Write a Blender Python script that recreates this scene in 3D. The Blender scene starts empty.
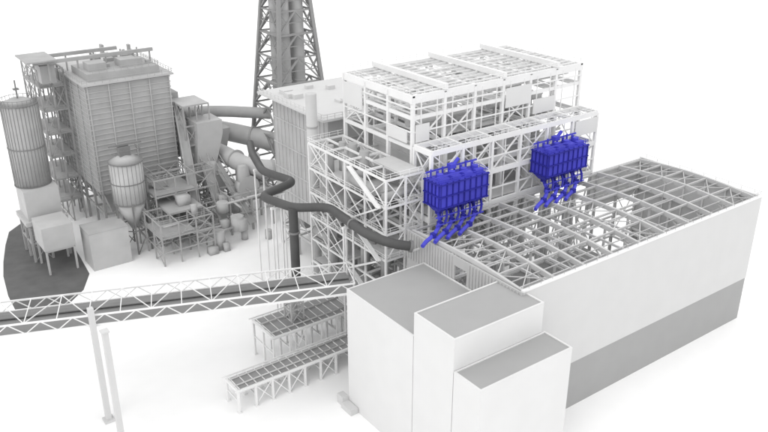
import bpy, math, random
from mathutils import Vector, Matrix
random.seed(7)
sc=bpy.context.scene
sc.view_settings.view_transform='Standard'
sc.view_settings.look='None'
sc.view_settings.exposure=0

def mat(name,c,var=0.06,rough=0.75,scale=0.25):
    if not isinstance(c,tuple): c=(c,c,c)
    m=bpy.data.materials.new(name); m.use_nodes=True
    nt=m.node_tree; b=nt.nodes['Principled BSDF']
    b.inputs['Roughness'].default_value=rough
    b.inputs['Specular IOR Level'].default_value=0.2
    tc=nt.nodes.new('ShaderNodeTexCoord'); n=nt.nodes.new('ShaderNodeTexNoise')
    n.inputs['Scale'].default_value=scale; n.inputs['Detail'].default_value=6
    r=nt.nodes.new('ShaderNodeValToRGB')
    r.color_ramp.elements[0].position=0.3; r.color_ramp.elements[1].position=0.7
    r.color_ramp.elements[0].color=tuple(x*(1-var) for x in c)+(1,)
    r.color_ramp.elements[1].color=tuple(min(1,x*(1+var)) for x in c)+(1,)
    nt.links.new(tc.outputs['Object'],n.inputs['Vector'])
    nt.links.new(n.outputs['Fac'],r.inputs['Fac'])
    nt.links.new(r.outputs['Color'],b.inputs['Base Color'])
    return m
M=dict(
 ground=mat('white_ground',0.88,0.01),
 wall=mat('white_cladding',0.64,0.015),
 wall2=mat('grey_white_cladding',0.56,0.015),
 roof=mat('roof_shade_grey',0.34,0.02),  # shading of upward faces put into the colour, darker than the walls
 lower=mat('grey_base_cladding',0.33,0.02),
 steelw=mat('white_steel',0.74,0.03),
 steel=mat('light_grey_steel',0.50,0.06),
 steelg=mat('grey_steel',0.36,0.08),
 tower=mat('tower_grey_steel',0.27,0.08),
 clad=mat('grey_plant_cladding',0.37,0.08),
 clad2=mat('mid_grey_cladding',0.45,0.06),
 dark=mat('dark_grey_steel',0.2,0.1),
 floor=mat('grey_floor',0.30,0.06),
 deckm=mat('bridge_deck_grey',0.22,0.06),
 asphalt=mat('asphalt',0.12,0.12),
 pipe=mat('dark_pipe',0.08,0.1,0.5),
 blue=mat('blue_paint',(0.065,0.065,0.50),0.12,0.6),
 blued=mat('dark_blue_paint',(0.025,0.025,0.27),0.12,0.6),
)

class B:
    def __init__(s): s.v=[]; s.f=[]
    def box(s,x0,y0,z0,x1,y1,z1):
        n=len(s.v)
        s.v+=[(x0,y0,z0),(x1,y0,z0),(x1,y1,z0),(x0,y1,z0),(x0,y0,z1),(x1,y0,z1),(x1,y1,z1),(x0,y1,z1)]
        s.f+=[tuple(n+i for i in q) for q in ((0,3,2,1),(4,5,6,7),(0,1,5,4),(1,2,6,5),(2,3,7,6),(3,0,4,7))]
        return s
    def beam(s,p,q,w=.3,h=None):
        h=h or w
        p=Vector(p);q=Vector(q);d=q-p
        if d.length<1e-4: return s
        d.normalize()
        up=Vector((0,0,1)) if abs(d.z)<.95 else Vector((1,0,0))
        a=d.cross(up).normalized(); b=a.cross(d).normalized()
        n=len(s.v)
        for e in (p,q):
            for i,j in((-1,-1),(1,-1),(1,1),(-1,1)):
                s.v.append(tuple(e+a*(i*w/2)+b*(j*h/2)))
        s.f+=[tuple(n+i for i in t) for t in ((0,1,2,3),(7,6,5,4),(0,4,5,1),(1,5,6,2),(2,6,7,3),(3,7,4,0))]
        return s
    def cyl(s,p,q,r,r2=None,n=20):
        r2=r if r2 is None else r2
        p=Vector(p);q=Vector(q);d=(q-p).normalized()
        up=Vector((0,0,1)) if abs(d.z)<.95 else Vector((1,0,0))
        a=d.cross(up).normalized(); b=a.cross(d).normalized()
        k=len(s.v)
        for e,R in((p,r),(q,r2)):
            for i in range(n):
                t=2*math.pi*i/n
                s.v.append(tuple(e+a*(R*math.cos(t))+b*(R*math.sin(t))))
        for i in range(n):
            j=(i+1)%n
            s.f.append((k+i,k+j,k+n+j,k+n+i))
        s.f.append(tuple(k+i for i in reversed(range(n)))); s.f.append(tuple(k+n+i for i in range(n)))
        return s
    def frus(s,x0,y0,x1,y1,z0,X0,Y0,X1,Y1,z1):
        n=len(s.v)
        s.v+=[(x0,y0,z0),(x1,y0,z0),(x1,y1,z0),(x0,y1,z0),(X0,Y0,z1),(X1,Y0,z1),(X1,Y1,z1),(X0,Y1,z1)]
        s.f+=[tuple(n+i for i in q) for q in ((0,3,2,1),(4,5,6,7),(0,1,5,4),(1,2,6,5),(2,3,7,6),(3,0,4,7))]
        return s
    def rail(s,pts,z,h=1.1,w=.09,step=2.0):
        for p,q in zip(pts,pts[1:]):
            p=Vector((p[0],p[1],z));q=Vector((q[0],q[1],z))
            s.beam(p+Vector((0,0,h)),q+Vector((0,0,h)),w); s.beam(p+Vector((0,0,h/2)),q+Vector((0,0,h/2)),w*.8)
            n=max(1,int((q-p).length/step))
            for i in range(n):
                c=p.lerp(q,(i+.5)/n); s.beam(c,c+Vector((0,0,h)),w*.9)
        return s
    def obj(s,name,m,parent=None,smooth=False):
        me=bpy.data.meshes.new(name); me.from_pydata(s.v,[],s.f); me.materials.append(M[m])
        if smooth:
            me.polygons.foreach_set('use_smooth',[len(p.vertices)==4 for p in me.polygons])
        o=bpy.data.objects.new(name,me); sc.collection.objects.link(o)
        if parent: o.parent=parent
        return o
def empty(name):
    o=bpy.data.objects.new(name,None); sc.collection.objects.link(o); o.empty_display_size=2; return o
def tube(name,pts,r,m,parent,rad=2.5,res=6):
    P=[Vector(p) for p in pts]; out=[P[0]]
    for a,b,c in zip(P,P[1:],P[2:]):
        l=min(rad,(b-a).length*.45,(c-b).length*.45)
        s=b+(a-b).normalized()*l; e=b+(c-b).normalized()*l
        for i in range(res+1):
            t=i/res; out.append(s*(1-t)**2+b*2*t*(1-t)+e*t*t)
    out.append(P[-1])
    cu=bpy.data.curves.new(name,'CURVE'); cu.dimensions='3D'; cu.bevel_depth=r; cu.bevel_resolution=5; cu.use_fill_caps=True
    sp=cu.splines.new('POLY'); sp.points.add(len(out)-1)
    for i,p in enumerate(out): sp.points[i].co=(p.x,p.y,p.z,1)
    cu.materials.append(M[m])
    o=bpy.data.objects.new(name,cu); sc.collection.objects.link(o); o.parent=parent
    return o
def poly(name,pts,z,m,parent=None):
    me=bpy.data.meshes.new(name); me.from_pydata([(x,y,z) for x,y in pts],[],[tuple(range(len(pts)))]); me.materials.append(M[m])
    o=bpy.data.objects.new(name,me); sc.collection.objects.link(o); o.parent=parent; return o
def frame(b,xs,ys,zs,cw=.4,bw=.3,bh=None,brace=0.3,inner=True,br=.18):
    for i,x in enumerate(xs):
        for j,y in enumerate(ys):
            if inner or i in(0,len(xs)-1) or j in(0,len(ys)-1):
                b.beam((x,y,zs[0]),(x,y,zs[-1]),cw)
    for z in zs[1:]:
        for y in ys: b.beam((xs[0],y,z),(xs[-1],y,z),bw,bh or bw*1.6)
        for x in xs: b.beam((x,ys[0],z-.02),(x,ys[-1],z-.02),bw,bh or bw*1.6)
    for z0,z1 in zip(zs,zs[1:]):
        for x0,x1 in zip(xs,xs[1:]):
            for y in (ys[0],ys[-1]):
                if random.random()<brace:
                    b.beam((x0,y,z0),(x1,y,z1),br); b.beam((x1,y,z0),(x0,y,z1),br*.97)
        for y0,y1 in zip(ys,ys[1:]):
            for x in (xs[0],xs[-1]):
                if random.random()<brace:
                    b.beam((x,y0,z0),(x,y1,z1),br); b.beam((x,y1,z0),(x,y0,z1),br*.97)
def lin(a,b,n): return [a+(b-a)*i/n for i in range(n+1)]

# ---------------- ground ----------------
poly('ground',[(-3000,-3000),(4000,-3000),(4000,4000),(-3000,4000)],0,'ground')
poly('asphalt_road',[(27,185),(38,186),(44,192),(48,200),(49,211),(50,224),(48,240),(42,246),(37,241),(34,232),(31,221),(29,212),(27.5,200)],.02,'asphalt')
# ---------------- turbine hall ----------------
H=empty('turbine_hall')
X0,X1,Y0,Y1,ZT=92,167.4,85,118,31.6
b=B(); b.box(X0,Y0,11,X1,Y0+.5,ZT); b.box(X1-.5,Y0+.5,11,X1,Y1,ZT)
b.box(148,Y1-.45,22,X1-.5,Y1,ZT)
b.obj('upper_walls','wall2',H)
b=B(); b.box(X0,Y0+.1,0,X1-.1,Y0+.55,10.99); b.box(X1-.6,Y0+.55,0,X1-.12,Y1,10.99); b.obj('base_walls','lower',H)
b=B(); b.box(X0-.02,Y0-.12,ZT,X1+.12,Y0+.6,ZT+.3); b.box(X1-.6,Y0+.6,ZT,X1+.12,Y1+.1,ZT+.3)
b.obj('parapet_cap','steelw',H)
b=B()
b.rail([(X0,Y0+.2),(X1-.2,Y0+.2),(X1-.2,Y1)],ZT+.3,.9,.06,3)
b.obj('roof_edge_rail','steelg',H)
b=B()
b.box(X0-.3,91.6,0,X0,Y1,25.5)
b.box(X0-.3,Y0,25.5,X0,99.5,ZT); b.box(X0-.3,103,25.5,X0,Y1,ZT); b.box(X0-.3,99.5,29.6,X0,103,ZT)
yy=Y0
while yy<Y1:
    if not 99.2<yy<103.2: b.box(X0-.45,yy,25.5,X0-.3,yy+.3,ZT-.2)
    yy+=.85
b.obj('gable_wall','clad2',H)
b=B(); b.box(X0+.1,Y0+.6,.02,X1-.7,Y1,.3); b.obj('floor','floor',H)
b=B(); b.box(X0+.2,Y0+8,11.6,X1-20,Y1-1,12); b.obj('operating_floor','floor',H)
xs=lin(X0+.6,X1-1.2,9); N=10
def arch(t): return ZT-.5+.9*math.sin(math.pi*t)
b=B()
for x in xs:
    for k in range(N):
        t0,t1=k/N,(k+1)/N
        ya=Y0+1+(Y1-Y0-1.6)*t0; yb=Y0+1+(Y1-Y0-1.6)*t1
        b.beam((x,ya,arch(t0)),(x,yb,arch(t1)),.55,1.0)
    b.beam((x,Y0+1,.3),(x,Y0+1,ZT-.5),.6); b.beam((x,Y1-.7,.3),(x,Y1-.7,ZT-.5),.6)
    b.beam((x,Y0+1,ZT-4),(x,Y0+5.5,ZT-.6),.25); b.beam((x,Y1-.7,ZT-4),(x,Y1-5,ZT-.6),.25)
for k in range(0,N+1,2):
    t=k/N; y=Y0+1+(Y1-Y0-1.6)*t
    b.beam((xs[0],y,arch(t)+.1),(xs[-1],y,arch(t)+.1),.32,.45)
for k in range(1,N,2):
    t=k/N; y=Y0+1+(Y1-Y0-1.6)*t
    b.beam((xs[0],y,arch(t)+.15),(xs[-1],y,arch(t)+.15),.13,.2)
for i in (0,4,8):
    for k in range(0,N,2):
        ya=Y0+1+(Y1-Y0-1.6)*k/N; yb=Y0+1+(Y1-Y0-1.6)*(k+2)/N
        b.beam((xs[i],ya,arch(k/N)),(xs[i+1],yb,arch((k+2)/N)),.18); b.beam((xs[i+1],ya,arch(k/N)),(xs[i],yb,arch((k+2)/N)),.17)
b.obj('roof_trusses','steel',H)
b=B()
for x in xs:
    for y in (Y0+11,Y0+22): b.beam((x,y,.3),(x,y,24),.45)
for z in (12.3,18,24,28):
    b.beam((xs[0],Y1-.7,z),(xs[-1],Y1-.7,z),.35,.5); b.beam((xs[0],Y0+1.1,z),(xs[-1],Y0+1.1,z),.35,.5)
for z in (12.3,24):
    for y in (Y0+11,Y0+22): b.beam((xs[0],y,z),(xs[-1],y,z),.4,.6)
    for x in xs: b.beam((x,Y0+1,z+.03),(x,Y1-.7,z+.03),.35,.5)
for y in lin(Y0+3,Y1-3,5): b.beam((X1-.75,y,.3),(X1-.75,y,ZT-.8),.3)
for a,c in zip(xs,xs[1:]):
    if random.random()<.5: b.beam((a,Y1-.7,12.3),(c,Y1-.7,24),.2); b.beam((c,Y1-.7,12.3),(a,Y1-.7,24),.19)
b.rail([(X0+1,Y1-1.2),(X1-2,Y1-1.2)],24.3)
b.obj('inner_steelwork','steelw',H)
b=B()
for x in (108,134): 
    b.cyl((x,100,15),(x+12,100,15),2.6); b.box(x-3,97,12.01,x,103,17.5); b.box(x+12,98,12.01,x+16,102,16)
b.obj('turbine_sets','clad2',H)

# ---------------- annex blocks ----------------
A=empty('stepped_annex_building')
def block(n,x0,y0,x1,y1,z):
    B().box(x0,y0,0,x1,y1,z).obj(n+'_walls','wall',A)
    B().box(x0+.3,y0+.3,z+.004,x1-.3,y1-.3,z+.05).obj(n+'_roof','roof',A)
    c=B(); w=.3; zz=z+.22
    c.box(x0-.03,y0-.03,z,x1+.03,y0+w,zz); c.box(x0-.03,y1-w,z,x1+.03,y1-.01,zz); c.box(x0-.03,y0+w,z,x0+w,y1-w,zz); c.box(x1-w,y0+w,z,x1+.03,y1-w,zz)
    c.obj(n+'_parapet','wall',A)
block('stair_tower',72.7,91.5,91.5,112,26.4)
block('lift_block',72.75,81,93,91.4,31)
block('entrance_block',72.8,74.5,93.7,80.9,25)
b=B(); b.box(70.8,108.5,0,72.6,112,1.2); b.box(71.2,112,0,72.6,114,2.2); b.obj('steps','wall2',A)

# ---------------- boiler house ----------------
H=empty('boiler_house')
xs=lin(99,150,6); ys=[126,134.5,143,151.5]; zs=[0,9,18,27,36,45.5,52]
b=B(); frame(b,xs,ys,zs,.7,.45,.8,.4,True,.28)
for x in xs:
    for y in ys: b.beam((x,y,52),(x,y,56.4),.72)
for y in ys: b.beam((xs[0]-.6,y,56),(xs[-1]+.6,y,56),.6,1.7 if y in(126,151.5) else .9)
for x in xs: b.beam((x,ys[0]-.3,55.97),(x,ys[-1]+.3,55.97),.6,1.6 if x in (xs[0],xs[-1]) else 1.2)
for x in (107.5,124.5,141.5):
    b.beam((x,ys[0]-.6,57.6),(x,ys[-1]+.6,57.6),.9,1.2)
    for y in ys: b.beam((x,y,56.5),(x,y,57.4),.5)
for y in lin(127.5,150,10): b.beam((99,y,56.75),(150,y,56.75),.2,.25)
for x in lin(100,149,16): b.beam((x,126,56.5),(x,151.5,56.5),.14,.2)
for z in (45.5,52):
    for x in lin(101,148,11): b.beam((x,125.95,z+.03),(x,151.5,z+.03),.22,.35)
for x in lin(101,148,11): b.beam((x,125.7,45.5),(x,125.7,56),.2)
for z in (40.8,49,54): b.beam((99,125.65,z),(150,125.65,z),.2,.3); b.beam((98.6,126,z+.05),(98.6,151,z+.05),.2,.3)
b.rail([(98.6,125.6),(150.4,125.6),(150.4,152),(98.6,152),(98.6,125.6)],57,1.2,.1)
b.obj('main_frame','steelw',H)
b=B()
frame(b,xs,[119.6,125.2],[0,31,38.5,46],.65,.55,1.1,.5,True,.25)
for x in lin(100,149,18): b.beam((x,119.6,46.2),(x,125.3,46.2),.16)
for x in lin(101,148,10): b.beam((x,119.45,31),(x,119.45,46),.18)
for z in (34.5,42): b.beam((99,119.4,z),(150,119.4,z),.2,.3)
b.rail([(98.6,119.3),(150.4,119.3)],46.6,1.2,.1)
b.obj('bunker_bay_frame','steelw',H)
b=B()
for (x0,x1,z0,z1,y) in ((99.4,103,46.8,50.6,125.5),(125,133,50,54.5,125.5),(134,141,47,50.5,125.5),(142.2,149.8,41.5,45.2,119.3)):
    b.box(x0,y-.2,z0,x1,y,z1)
for (y0,y1,z0,z1) in ((127,134,46.5,49),(143.5,151,50,55)): b.box(98.2,y0,z0,98.45,y1,z1)
b.obj('wall_panels','wall',H)
b=B()
for z,x0,x1 in ((36.6,99.5,149.5),(27.6,99.5,149.5),(46.3,108,124),(46.3,133.5,141)):
    b.box(x0,127,z,x1,151,z+.2)
b.box(99.5,120,31.7,149.5,125,31.9)
b.obj('grating_floors','clad2',H)
b=B()
for x in (104,128):
    b.box(x,131,16,x+15,147,44)
    for z in lin(18,43,10): b.box(x-.25,130.75,z,x+15.25,147.25,z+.5)
    b.frus(x+6,137,x+9,140,8,x,131,x+15,147,16)
    for k in range(5): b.cyl((x+1+3*k,133,44),(x+1+3*k,133,48),.4,n=10); b.cyl((x+1+3*k,144,44),(x+1+3*k,144,50),.4,n=10)
    b.cyl((x-1,133,48.5),(x+16,133,48.5),.9,n=16)
b.obj('boilers','steel',H)
b=B()
for i in range(90):
    x=random.uniform(100,149); y=random.uniform(127,150); z=random.choice([38,40,43,47,49,50.5,53.5,54.5])+random.uniform(-.3,.3); L=random.uniform(4,15)
    if random.random()<.5: b.cyl((x,y,z),(min(150,x+L),y,z),random.choice([.2,.35,.6]),n=10)
    else: b.cyl((x,y,z),(x,min(151,y+L),z),random.choice([.2,.35,.6]),n=10)
b.obj('piping','steel',H,True)
b=B()
frame(b,[88.5,93.5,98],[121,128.5,136,143.5,151],[0,6,12,18,24,30,36,42],.4,.28,.45,.55,True,.2)
for z in (24,30,36,42):
    b.rail([(97.9,120.8),(88.3,120.8),(88.3,151.2),(97.9,151.2)],z+.3,1.1,.09)
for k,z in enumerate((6,12,18,24,30,36)):
    a,c=((122,133) if k%2 else (133,122))
    for o in (0,.9): b.beam((87.9-o,a,z),(87.9-o,c,z+6),.12,.35)
    b.beam((87.4,a,z),(87.4,c,z+6),.8,.1)
    b.beam((88.3,137,z),(88.3,149,z+6),.15)
b.obj('access_steelwork','steelw',H)
b=B()
for z,x0,y0,x1,y1 in ((42,93,121,98,132),(36,89,128,98,151),(30,89,136,98,151),(24,89,121,98,140),(18,89,136,98,151),(12,89,121,98,151)):
    b.box(x0,y0,z+.3,x1,y1,z+.42)
b.obj('access_decks','steel',H)
b=B()
for i in range(60):
    x=random.uniform(89,97); y=random.uniform(122,148); z=random.choice([8,14,20,26,32,38])+random.uniform(-.3,.3)
    r=random.choice([.25,.4,.8,1.1])
    if random.random()<.4: b.cyl((x,y,z-3),(x,y,z+5),r,n=12)
    elif random.random()<.5: b.cyl((x,y,z),(min(98,x+8),y,z),r,n=12)
    else: b.cyl((x,y,z),(x,min(151,y+9),z),r,n=12)
b.obj('access_piping','steelg',H,True)

# ---------------- blue bunkers ----------------
def bunker(dx):
    e=empty('coal_bunker')
    x0,x1,y0,y1=96.6+dx,109.4+dx,113.6,118.8
    b=B(); b.box(x0,y0,36.3,x1,y1,41.6)
    for i in range(4):
        a=x0+.2+i*3.15; b.frus(a+.9,y0+1.6,a+2.1,y1-1.6,34.8,a,y0+.2,a+2.9,y1-.2,36.3)
    b.obj('hopper_box','blue',e)
    b=B()
    for x in lin(x0+.1,x1-.1,8): b.box(x-.1,y0-.26,36.1,x+.1,y0,41.8)
    for y in lin(y0+.3,y1-.3,4): b.box(x0-.26,y-.1,36.1,x0,y+.1,41.8)
    for z in (36.3,38.8,41.4):
        b.box(x0-.36,y0-.38,z,x1+.2,y0-.05,z+.22); b.box(x0-.38,y0-.05,z,x0-.05,y1,z+.22)
    b.obj('stiffeners','blued',e)
    b=B()
    for i in range(4):
        a=x0+1.8+i*3.15
        b.cyl((a,116,41.6),(a,116,42.9),.7,n=14); b.box(a-1.2,114.2,41.6,a+.9,115.2,42.5)
        b.cyl((a-.8,118,41.6),(a-.8,118,43.4),.22,n=8); b.cyl((a+.6,117.6,41.6),(a+.6,117.6,43),.3,n=8)
    b.beam((x0,118.3,42.9),(x1+1,118.3,42.9),.3)
    b.beam((x0-.2,114.6,42.9),(x0+8,114.6,42.9),.2)
    b.cyl((x0+6.2,117.6,43),(x0+8,117.6,44.6),.4,n=10); b.box(x0+5.4,116.8,42.9,x0+6.8,118.2,43.8)
    b.rail([(x0,y1),(x0,y0),(x1,y0),(x1,y1)],41.7,.9,.08,1.7)
    b.obj('top_equipment','blue',e)
    for i in range(4):
        a=x0+1.7+i*3.15
        tube('feed_chute_%d'%(i+1),[(a,116.1,35),(a-.2,115.6,34.2),(a-1.6,113.6,33.9),(a-3.6,111.6,33.6),(a-6.2,110,33.2),(a-8.6,109.4,32.7),(a-10,108.7,32.4)],.42,'blue',e,1.5)
        tube('feed_chute_upper_%d'%(i+1),[(a+.5,114.6,36.3),(a+.2,113.6,35.4),(a-.9,112.3,34.8),(a-2.4,111.2,34.3)],.26,'blued',e,1)
        b=B(); b.cyl((a,116.1,34.3),(a,116.1,35),.7,n=14)
        b.box(a-2.9,112.1,33.2,a-2,113.1,34.3); b.box(a-6.7,109.4,32.8,a-5.9,110.5,33.7)
        b.beam((a-1.2,113.4,34),(a-1.2,113.4,36.3),.16)
        b.obj('chute_valve_%d'%(i+1),'blued',e)
    b=B(); b.beam((x0-1.5,113,35),(x1-1.5,113,35),.2); b.beam((x0-3,111.2,34.3),(x1-3,111.2,34.3),.2)
    b.obj('chute_support_beams','blue',e)
    return e
bunker(0); bunker(31)

# ---------------- chimney ----------------
e=empty('lattice_chimney_tower'); cx,cy=123,220.5
def hw(z): return 10.9-.088*z
b=B(); zl=[0,11,21,30,38,46,53,60,66,72,78,84,90]
cor=((-1,-1),(1,-1),(1,1),(-1,1))
P=lambda i,z,t=0:Vector((cx+cor[i][0]*hw(z),cy+cor[i][1]*hw(z),z))
for i in range(4): b.beam(P(i,0),P(i,90),1.1)
for z0,z1 in zip(zl,zl[1:]):
    for i in range(4):
        j=(i+1)%4
        b.beam(P(i,z1),P(j,z1),.5); m=(P(i,z1)+P(j,z1))/2
        b.beam(P(i,z0),m,.5); b.beam(P(j,z0),m,.5)
        q=(P(i,z0)+m)/2; b.beam(q,(P(i,z0)+P(i,z1))/2,.28); b.beam(q,P(i,z1),.25)
        q=(P(j,z0)+m)/2; b.beam(q,(P(j,z0)+P(j,z1))/2,.28); b.beam(q,P(j,z1),.25)
        b.beam(P(i,(z0+z1)/2),P(j,(z0+z1)/2),.22)
b.obj('lattice_frame','tower',e)
b=B()
for z in zl[2::2]:
    w=hw(z)-.5
    b.box(cx-w,cy-w,z,cx+w,cy-w+1,z+.12); b.box(cx-w,cy+w-1,z,cx+w,cy+w,z+.12); b.box(cx-w,cy-w+1,z,cx-w+1,cy+w-1,z+.12)
b.obj('platforms','clad',e)
b=B()
for dx,dy in((-2.5,-2.5),(2.5,-2.5),(2.5,2.5),(-2.5,2.5)):
    b.cyl((cx+dx,cy+dy,6),(cx+dx,cy+dy,94),1.85,n=24)
    for z in range(10,94,14): b.cyl((cx+dx,cy+dy,z),(cx+dx,cy+dy,z+.4),2.05,n=24)
b.obj('flues','clad2',e,True)

# ---------------- precipitator block ----------------
e=empty('precipitator_building')
b=B(); b.box(99,159,12,122,187,44)
b.obj('casing','clad2',e)
b=B()
for y in lin(159.2,186.8,14): b.box(98.8,y-.1,12,99,y+.1,44)
for z in (18,24,31,38): b.box(98.7,158.7,z,122,187,z+.3)
frame(b,[99.5,110,121.5],[159.5,168,177,186.5],[0,6,11.8],.6,.4,.6,.6)
b.obj('ribs','steel',e)
b=B(); b.box(96,156.5,44.01,124,190,44.6); b.rail([(124,156.7),(96.2,156.7),(96.2,189.8)],44.6,1.2,.12); b.obj('roof_platform','wall2',e)
b=B()
for i in range(10):
    x=random.uniform(98,118); y=random.uniform(160,184); b.box(x,y,44.6,x+random.uniform(1,3),y+random.uniform(1,3),44.6+random.uniform(.6,1.6))
b.obj('rectifiers','wall2',e)
b=B()
for x in (101,108,115):
    for y in (161,169,177): b.frus(x+2,y+2.5,x+4,y+4.5,6,x,y,x+6,y+7,12)
b.obj('hoppers','clad',e)

e=empty('exhaust_stack')
b=B(); b.cyl((92.3,155.6,0),(92.3,155.6,52),1.3,n=24); 
b.obj('shaft','steel',e,True)
b=B()
for z in (8,16,24,34,44): b.cyl((92.3,155.6,z),(92.3,155.6,z+.3),1.45,n=24)
b.cyl((92.3,155.6,.02),(92.3,155.6,2),2,n=24)
b.obj('flanges','clad',e)

# ---------------- dark pipe ----------------
e=empty('dark_pipeline')
tube('main_run',[(91,186,32),(87.5,178,32),(83.5,165,32),(86.3,154.4,32),(75.5,150.8,32),(78,140.9,32),(84.5,136.8,32),(83.2,120.3,32),(86,115.8,30.9),(89.3,113.9,30.1)],.98,'pipe',e,2.4)
tube('riser',[(78,140.9,32),(78,140.9,6)],1.02,'pipe',e)
b=B(); b.cyl((89.2,113.95,30.12),(89.7,113.7,30.0),1.25,n=20); b.cyl((78,140.9,26),(78,140.9,26.4),1.25,n=20); b.cyl((83.7,126,32),(83.75,126.4,32),1.2,n=20)
b.obj('flanges','dark',e)
b=B()
for p in ((85,170),(81,152.6),(76.7,146),(83.8,128)):
    b.box(p[0]-1.4,p[1]-.3,30.4,p[0]+1.4,p[1]+.3,30.9); b.beam((p[0]-1.2,p[1],30.4),(p[0]-1.2,p[1],0),.3); b.beam((p[0]+1.2,p[1],30.4),(p[0]+1.2,p[1],0),.3)
b.beam((89.4,113.9,28.9),(91.7,113.9,28.9),.3)
b.obj('pipe_supports','steelw',e)

# ---------------- conveyor bridge ----------------
e=empty('conveyor_bridge')
p0=Vector((-14,159.2,0)); p1=Vector((80,121.8,0)); d=(p1-p0); L=d.length; d.normalize(); nrm=Vector((-d.y,d.x,0)); W=4.7
b=B(); n=int(L/5.6); zb,zt=21.4,23.6
pt=lambda k,s,z: p0+d*(L*k/n)+nrm*(s*W)+Vector((0,0,z))
for s in(-1,1):
    b.beam(pt(0,s,zb),pt(n,s,zb),.28,.4); b.beam(pt(0,s,zt),pt(n,s,zt),.26,.3)
    for k in range(n):
        b.beam(pt(k,s,zb),pt(k+.5,s,zt),.16); b.beam(pt(k+.5,s,zt),pt(k+1,s,zb),.16)
for k in range(n+1): b.beam(pt(k,-1,zt),pt(k,1,zt),.16)
for k in range(n): b.beam(pt(k,-1 if k%2 else 1,zt-.02),pt(k+1,1 if k%2 else -1,zt-.02),.15)
b.obj('truss_members','steelw',e)
f=B()
for s,z in((-1,zb-.2),(1,zb-.2),(-1,zb+.05),(1,zb+.05)):
    f.v.append(tuple(pt(0,s*.96,z))); f.v.append(tuple(pt(n,s*.96,z)))
f.f=[(0,1,3,2),(4,6,7,5),(0,4,5,1),(2,3,7,6)]
f.obj('deck','deckm',e)
b=B(); b.beam(p0+nrm*1.6+Vector((0,0,21.9)),p1+nrm*1.6+Vector((0,0,21.9)),1.3,.2)
b.obj('belt','dark',e)
b=B(); b.box(31.1,135,0,32.1,136,25.4); b.box(30.6,134.5,0,32.6,136.5,.5)
b.obj('pier','wall2',e)
e=empty('freestanding_column'); b=B(); b.box(30.3,124.2,0,31.3,125.2,26); b.box(29.8,123.7,0,31.8,125.7,.5); b.box(30.1,124,26,31.5,125.4,26.3); b.obj('shaft','wall2',e)

# ---------------- pipe racks ----------------
def rack(x0,x1,y0,y1,z,nx,ny):
    e=empty('pipe_rack'); b=B()
    xs=lin(x0,x1,nx); ys=lin(y0,y1,ny)
    for x in xs:
        for y in ys: b.beam((x,y,0),(x,y,z),.42); b.box(x-.4,y-.4,0,x+.4,y+.4,.2)
        b.beam((x,y0-.4,z),(x,y1+.4,z),.4,.55)
        b.beam((x,y0,z*.55),(x,y1,z*.55),.25)
    for y in ys: b.beam((x0,y,z+.02),(x1,y,z+.02),.4,.55)
    b.beam((x0-.8,y0-.5,z+.5),(x1,y0-.5,z+.5),.25); b.beam((x0-.8,y1+.5,z+.5),(x1,y1+.5,z+.5),.25)
    for x in lin(x0+.4,x1-.4,nx*2): b.beam((x,y0,z+.55),(x,y1,z+.55),.16)
    for a,c in zip(xs,xs[1:]):
        if random.random()<.5: b.beam((a,y0,.3),(c,y0,z),.18); b.beam((c,y0,.3),(a,y0,z),.17)
    b.obj('frame','steelw',e)
    B().box(x0+.3,y0+.3,z+.3,x1,y1-.3,z+.4).obj('deck','floor',e)
    t=B()
    for k in range(2): t.cyl((x0,y0+1.2+k*(y1-y0)/2,z+.8),(x1,y0+1.2+k*(y1-y0)/2,z+.8),.16,n=10)
    t.obj('pipes','steel',e,True)
rack(53.5,84,122.5,127.5,5,8,1)
rack(66,86,130.5,139.5,8.5,5,2)
b=B(); e=empty('valve_station')
frame(b,[72,75],[133,136],[8.95,12,15],.3,.25,.3,.6); b.cyl((73.5,134.5,9),(73.5,134.5,17),.6,n=12); b.obj('frame','steel',e)

# ---------------- baghouse ----------------
e=empty('baghouse_filter_building')
b=B(); b.box(60,221,13,84,256,45)
b.box(61.5,223,45,82,238,47.5); b.box(84,226,18,88,250,38)
b.obj('casing','clad',e)
b=B()
for z in lin(14,44.3,20): b.box(59.8,220.8,z,84.2,256.2,z+.22)
for x in lin(60.3,83.7,4): b.box(x-.15,220.65,13,x+.15,220.8,44.8)
for y in lin(221.3,255.7,5): b.box(59.65,y-.15,13,59.8,y+.15,44.8)
b.box(59,220,44.9,85,257,45.4)
b.obj('wall_ribs','clad2',e)
b=B()
frame(b,lin(60.5,83.5,3),lin(221.5,255.5,4),[0,6.5,12.8],.7,.4,.6,.5,True,.25)
frame(b,[52,55.5,59],[238,244,250,256],[0,7,14,21,28,35,42,47],.4,.3,.4,.5,True,.2)
frame(b,[85,89,93],[216,221,226],[0,6,12,18,24,30,36],.35,.25,.4,.5,True,.2)
for z in (7,14,21,28,35,42): b.rail([(59,237.7),(51.7,237.7),(51.7,256)],z+.2)
b.rail([(59.2,257),(59.2,220.2),(84.8,220.2),(84.8,257)],45.4,1.2,.1)
b.rail([(62,223),(82,223),(82,238)],47.5,1.2,.1)
b.obj('support_steelwork','steelg',e)
b=B()
for x in (61,69,76.5):
    for y in (222.5,231,239.5,248): b.frus(x+2.7,y+3,x+3.7,y+4,5,x,y,x+6.8,y+7.5,13)
b.obj('hoppers','clad2',e)
b=B()
b.box(50,232,49.8,84,232.8,50.8); b.box(50,240,49.8,76,240.8,50.8); b.box(48,230,50.81,56,243,51.2)
for x in (54,62,70,78,83): b.beam((x,232.4,45),(x,232.4,49.8),.4); b.beam((x-1,240.4,45),(x-1,240.4,49.8),.4)
b.box(52,234,44,56,240,49); b.box(63,226,47.5,68,231,49.6); b.box(72,226,47.5,77,231,49.6)
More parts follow.
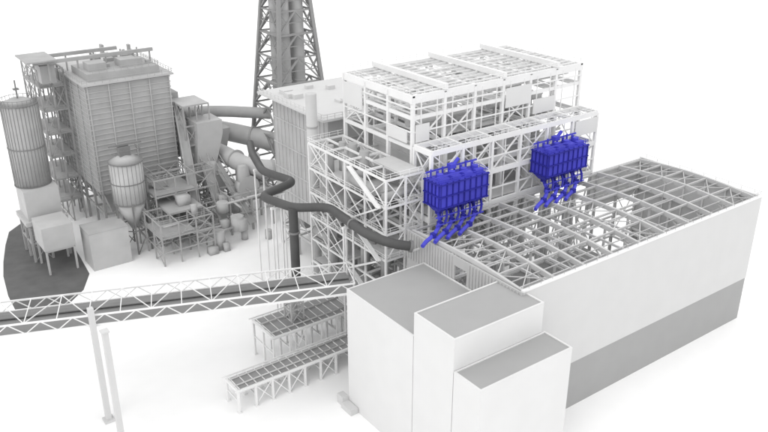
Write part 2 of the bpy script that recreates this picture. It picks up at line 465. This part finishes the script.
for i in range(22):
    x=random.uniform(61,82); y=random.uniform(222,254); b.box(x,y,45.4,x+random.uniform(.6,2.5),y+random.uniform(.6,2.5),47.5+random.uniform(.8,2))
b.obj('roof_equipment','clad',e)
b=B()
for z in (7,14,21,28,35,42): b.box(52,238,z+.1,59,256,z+.25)
for z in (12,24,36): b.box(85,216,z+.1,93,226,z+.25)
b.obj('platform_decks','clad2',e)

# ---------------- silos ----------------
e=empty('storage_silo'); sx,sy=42.6,222
b=B(); b.cyl((sx,sy,20.5),(sx,sy,43),4.6,n=40); b.cyl((sx,sy,43),(sx,sy,44.2),4.6,2.0,n=40)
b.obj('shell','steelg',e,True)
b=B()
for i in range(32):
    t=2*math.pi*i/32; b.beam((sx+4.62*math.cos(t),sy+4.62*math.sin(t),20.5),(sx+4.62*math.cos(t),sy+4.62*math.sin(t),43),.14)
for z in (20.4,31,42.8): b.cyl((sx,sy,z),(sx,sy,z+.25),4.8,n=40)
for k in range(24):
    t0=2*math.pi*k/24; t1=2*math.pi*(k+1)/24
    b.beam((sx+4.5*math.cos(t0),sy+4.5*math.sin(t0),44.3),(sx+4.5*math.cos(t1),sy+4.5*math.sin(t1),44.3),.1)
    b.beam((sx+4.5*math.cos(t0),sy+4.5*math.sin(t0),43.1),(sx+4.5*math.cos(t0),sy+4.5*math.sin(t0),44.3),.1)
b.cyl((sx,sy,44.2),(sx,sy,49),.2,n=8); b.box(sx-.7,sy-.7,46.5,sx+.7,sy+.7,46.8)
b.obj('ribs_and_rail','dark',e)
b=B(); b.box(37.5,215,10.8,48.5,226,12); b.box(38.5,216,12,47.5,225,20.4)
b.obj('discharge_house','clad2',e)
b=B(); frame(b,[38.3,43,47.7],[215.6,220.5,225.4],[0,5.5,10.6],.6,.4,.5,.5); b.obj('support_frame','clad',e)
b=B(); b.box(39,205,7,47,214.5,13.5); frame(b,[39.4,46.6],[205.4,214],[0,6.7],.5,.4,.5,0); b.obj('loading_bay','clad2',e)

e=empty('hopper_silo'); sx,sy=64,208
b=B(); b.cyl((sx,sy,14.5),(sx,sy,26.5),4.5,n=36); b.cyl((sx,sy,26.5),(sx,sy,28.3),4.5,.8,n=36); b.cyl((sx,sy,14.5),(sx,sy,6),4.5,.5,n=36)
b.obj('shell','clad2',e,True)
b=B()
for z in (14.5,20.5,26.3): b.cyl((sx,sy,z),(sx,sy,z+.25),4.68,n=36)
for i in range(24):
    t=2*math.pi*i/24; b.beam((sx+4.5*math.cos(t),sy+4.5*math.sin(t),14.5),(sx+4.5*math.cos(t),sy+4.5*math.sin(t),26.5),.1)
for i in range(6):
    t=2*math.pi*i/6+.3; t2=t+math.pi/3
    b.beam((sx+4.6*math.cos(t),sy+4.6*math.sin(t),0),(sx+4.6*math.cos(t),sy+4.6*math.sin(t),15),.4)
    b.beam((sx+4.6*math.cos(t),sy+4.6*math.sin(t),0),(sx+4.6*math.cos(t2),sy+4.6*math.sin(t2),7),.2); b.beam((sx+4.6*math.cos(t),sy+4.6*math.sin(t),7),(sx+4.6*math.cos(t2),sy+4.6*math.sin(t2),7),.25)
b.box(sx-1.5,sy-1,28,sx+1.5,sy+1,30.5); b.beam((sx-4,sy,31),(sx+5,sy,31),.5); b.rail([(sx-4,sy-2),(sx+4,sy-2),(sx+4,sy+3)],28.6)
b.obj('bands_and_legs','dark',e)
e=empty('equipment_shed')
B().box(49.5,200.5,0,60,208.5,10.7).obj('walls','clad2',e)
B().box(49.4,200.4,10.7,60.1,208.6,10.85).obj('roof','clad',e)

# ---------------- flue ducts ----------------
e=empty('flue_gas_duct')
tube('main_duct',[(86,243,22),(97,243,22),(108,232,20),(117,220,18)],3.1,'clad2',e,6)
tube('lower_duct',[(88,230,21),(97,222,19),(100,206,17),(112,200,16),(120,214,15)],2.7,'clad2',e,6)
tube('bypass_duct',[(88,236,29),(104,232,28),(117,223,27)],1.8,'clad',e,5)
b=B()
for p,q,r in (((92,243,22),(92.5,243,22),3.5),((103,237,21),(103.5,236.5,21),3.5),((112,227,19.2),(112.4,226.5,19.2),3.5),((99,213,18),(99.1,212.5,18),3.1),((106,203,16.4),(106.5,202.8,16.4),3.1)): b.cyl(p,q,r,n=24)
frame(b,[90,97,104,111],[200,208,216,224],[0,6,12],.5,.35,.5,.4)
b.obj('flanges_and_supports','steelg',e)
b=B()
for x,y in ((98,203),(106,211),(92,212)):
    b.cyl((x,y,12.3),(x,y+3,12.3),3.4,n=24); b.frus(x-3,y,x+1,y+3,12.3,x-2.2,y+.3,x+.2,y+2.7,19); b.box(x+3,y,9,x+6,y+2.5,11.5)
b.obj('draft_fans','clad2',e,True)
b=B(); b.frus(94,228,102,236,12,96,226,104,240,24); b.frus(86.5,214,92,220,14,88,214,96,222,27); b.box(88,214,27,96,222,31)
b.obj('duct_transitions','clad2',e)

# ---------------- ash handling ----------------
e=empty('ash_handling_plant')
b=B()
frame(b,[66,71,76,81],[192,198,204,210],[0,4,8,12],.35,.25,.35,.35,True,.18)
frame(b,[70,76,82,88],[204.5,210.5,217],[0,5,10,15,20],.35,.28,.4,.4,True,.2)
for (a,c) in (((86,222,34),(80,199,2)),((90,224,30),(88,200,4)),((66,219,24),(78,206,10)),((92,221,24),(96,198,3))):
    a=Vector(a);c=Vector(c); dd=(c-a).normalized(); s=dd.cross(Vector((0,0,1))).normalized()*1.2
    for sg in(-1,1):
        for up in(0,2.2):
            b.beam(a+s*sg+Vector((0,0,up)),c+s*sg+Vector((0,0,up)),.22)
        K=8
        for k in range(K):
            b.beam(a.lerp(c,k/K)+s*sg,a.lerp(c,(k+1)/K)+s*sg+Vector((0,0,2.2)),.14)
    b.beam(a,c,2.2,.2)
for z in (8.2,12.2): b.rail([(66,210),(66,192),(81,192)],z)
for z in (10.2,20.2): b.rail([(70,217),(70,204.5),(88,204.5)],z)
b.obj('steelwork','steelg',e)
b=B()
for i in range(22):
    x=random.uniform(67,98); y=random.uniform(190,216); z=random.choice([0.01,0.02,4,8,12]); r=random.uniform(.6,1.9)
    if random.random()<.5: b.cyl((x,y,z),(x,y,z+random.uniform(2,6)),r,n=18)
    else: b.box(x,y,z,x+r*2,y+r*1.6,z+random.uniform(1,3.5))
for i in range(36):
    x=random.uniform(66,92); y=random.uniform(190,212); z=random.uniform(1.5,16); L=random.uniform(3,12)
    if random.random()<.5: b.cyl((x,y,z),(x+L,y,z),.3,n=10)
    else: b.cyl((x,y,z),(x,y+L,z),.3,n=10)
b.obj('vessels_and_pipes','clad2',e,True)
b=B()
for z,x0,y0,x1,y1 in ((8,66,192,76,204),(12,71,198,81,210),(15,70,205,82,217),(5,76,205,88,217)): b.box(x0,y0,z+.2,x1,y1,z+.3)
b.obj('decks','clad',e)

# ---------------- world / light / camera ----------------
w=bpy.data.worlds.new('World'); sc.world=w; w.use_nodes=True
bg=w.node_tree.nodes['Background']; bg.inputs['Color'].default_value=(1,1,1,1); bg.inputs['Strength'].default_value=1.36
sd=bpy.data.lights.new('sun','SUN'); sd.energy=0.6; sd.angle=math.radians(35); sd.color=(1,.99,.97)
so=bpy.data.objects.new('sun',sd); sc.collection.objects.link(so)
so.rotation_euler=Vector((.62,.42,-.75)).to_track_quat('-Z','Y').to_euler()
cd=bpy.data.cameras.new('camera'); cd.sensor_width=36; cd.lens=37.5; cd.clip_start=1; cd.clip_end=8000
co=bpy.data.objects.new('camera',cd); sc.collection.objects.link(co)
co.location=(0,0,100); co.rotation_euler=(math.radians(66.37),0,math.radians(-36.03))
sc.camera=co
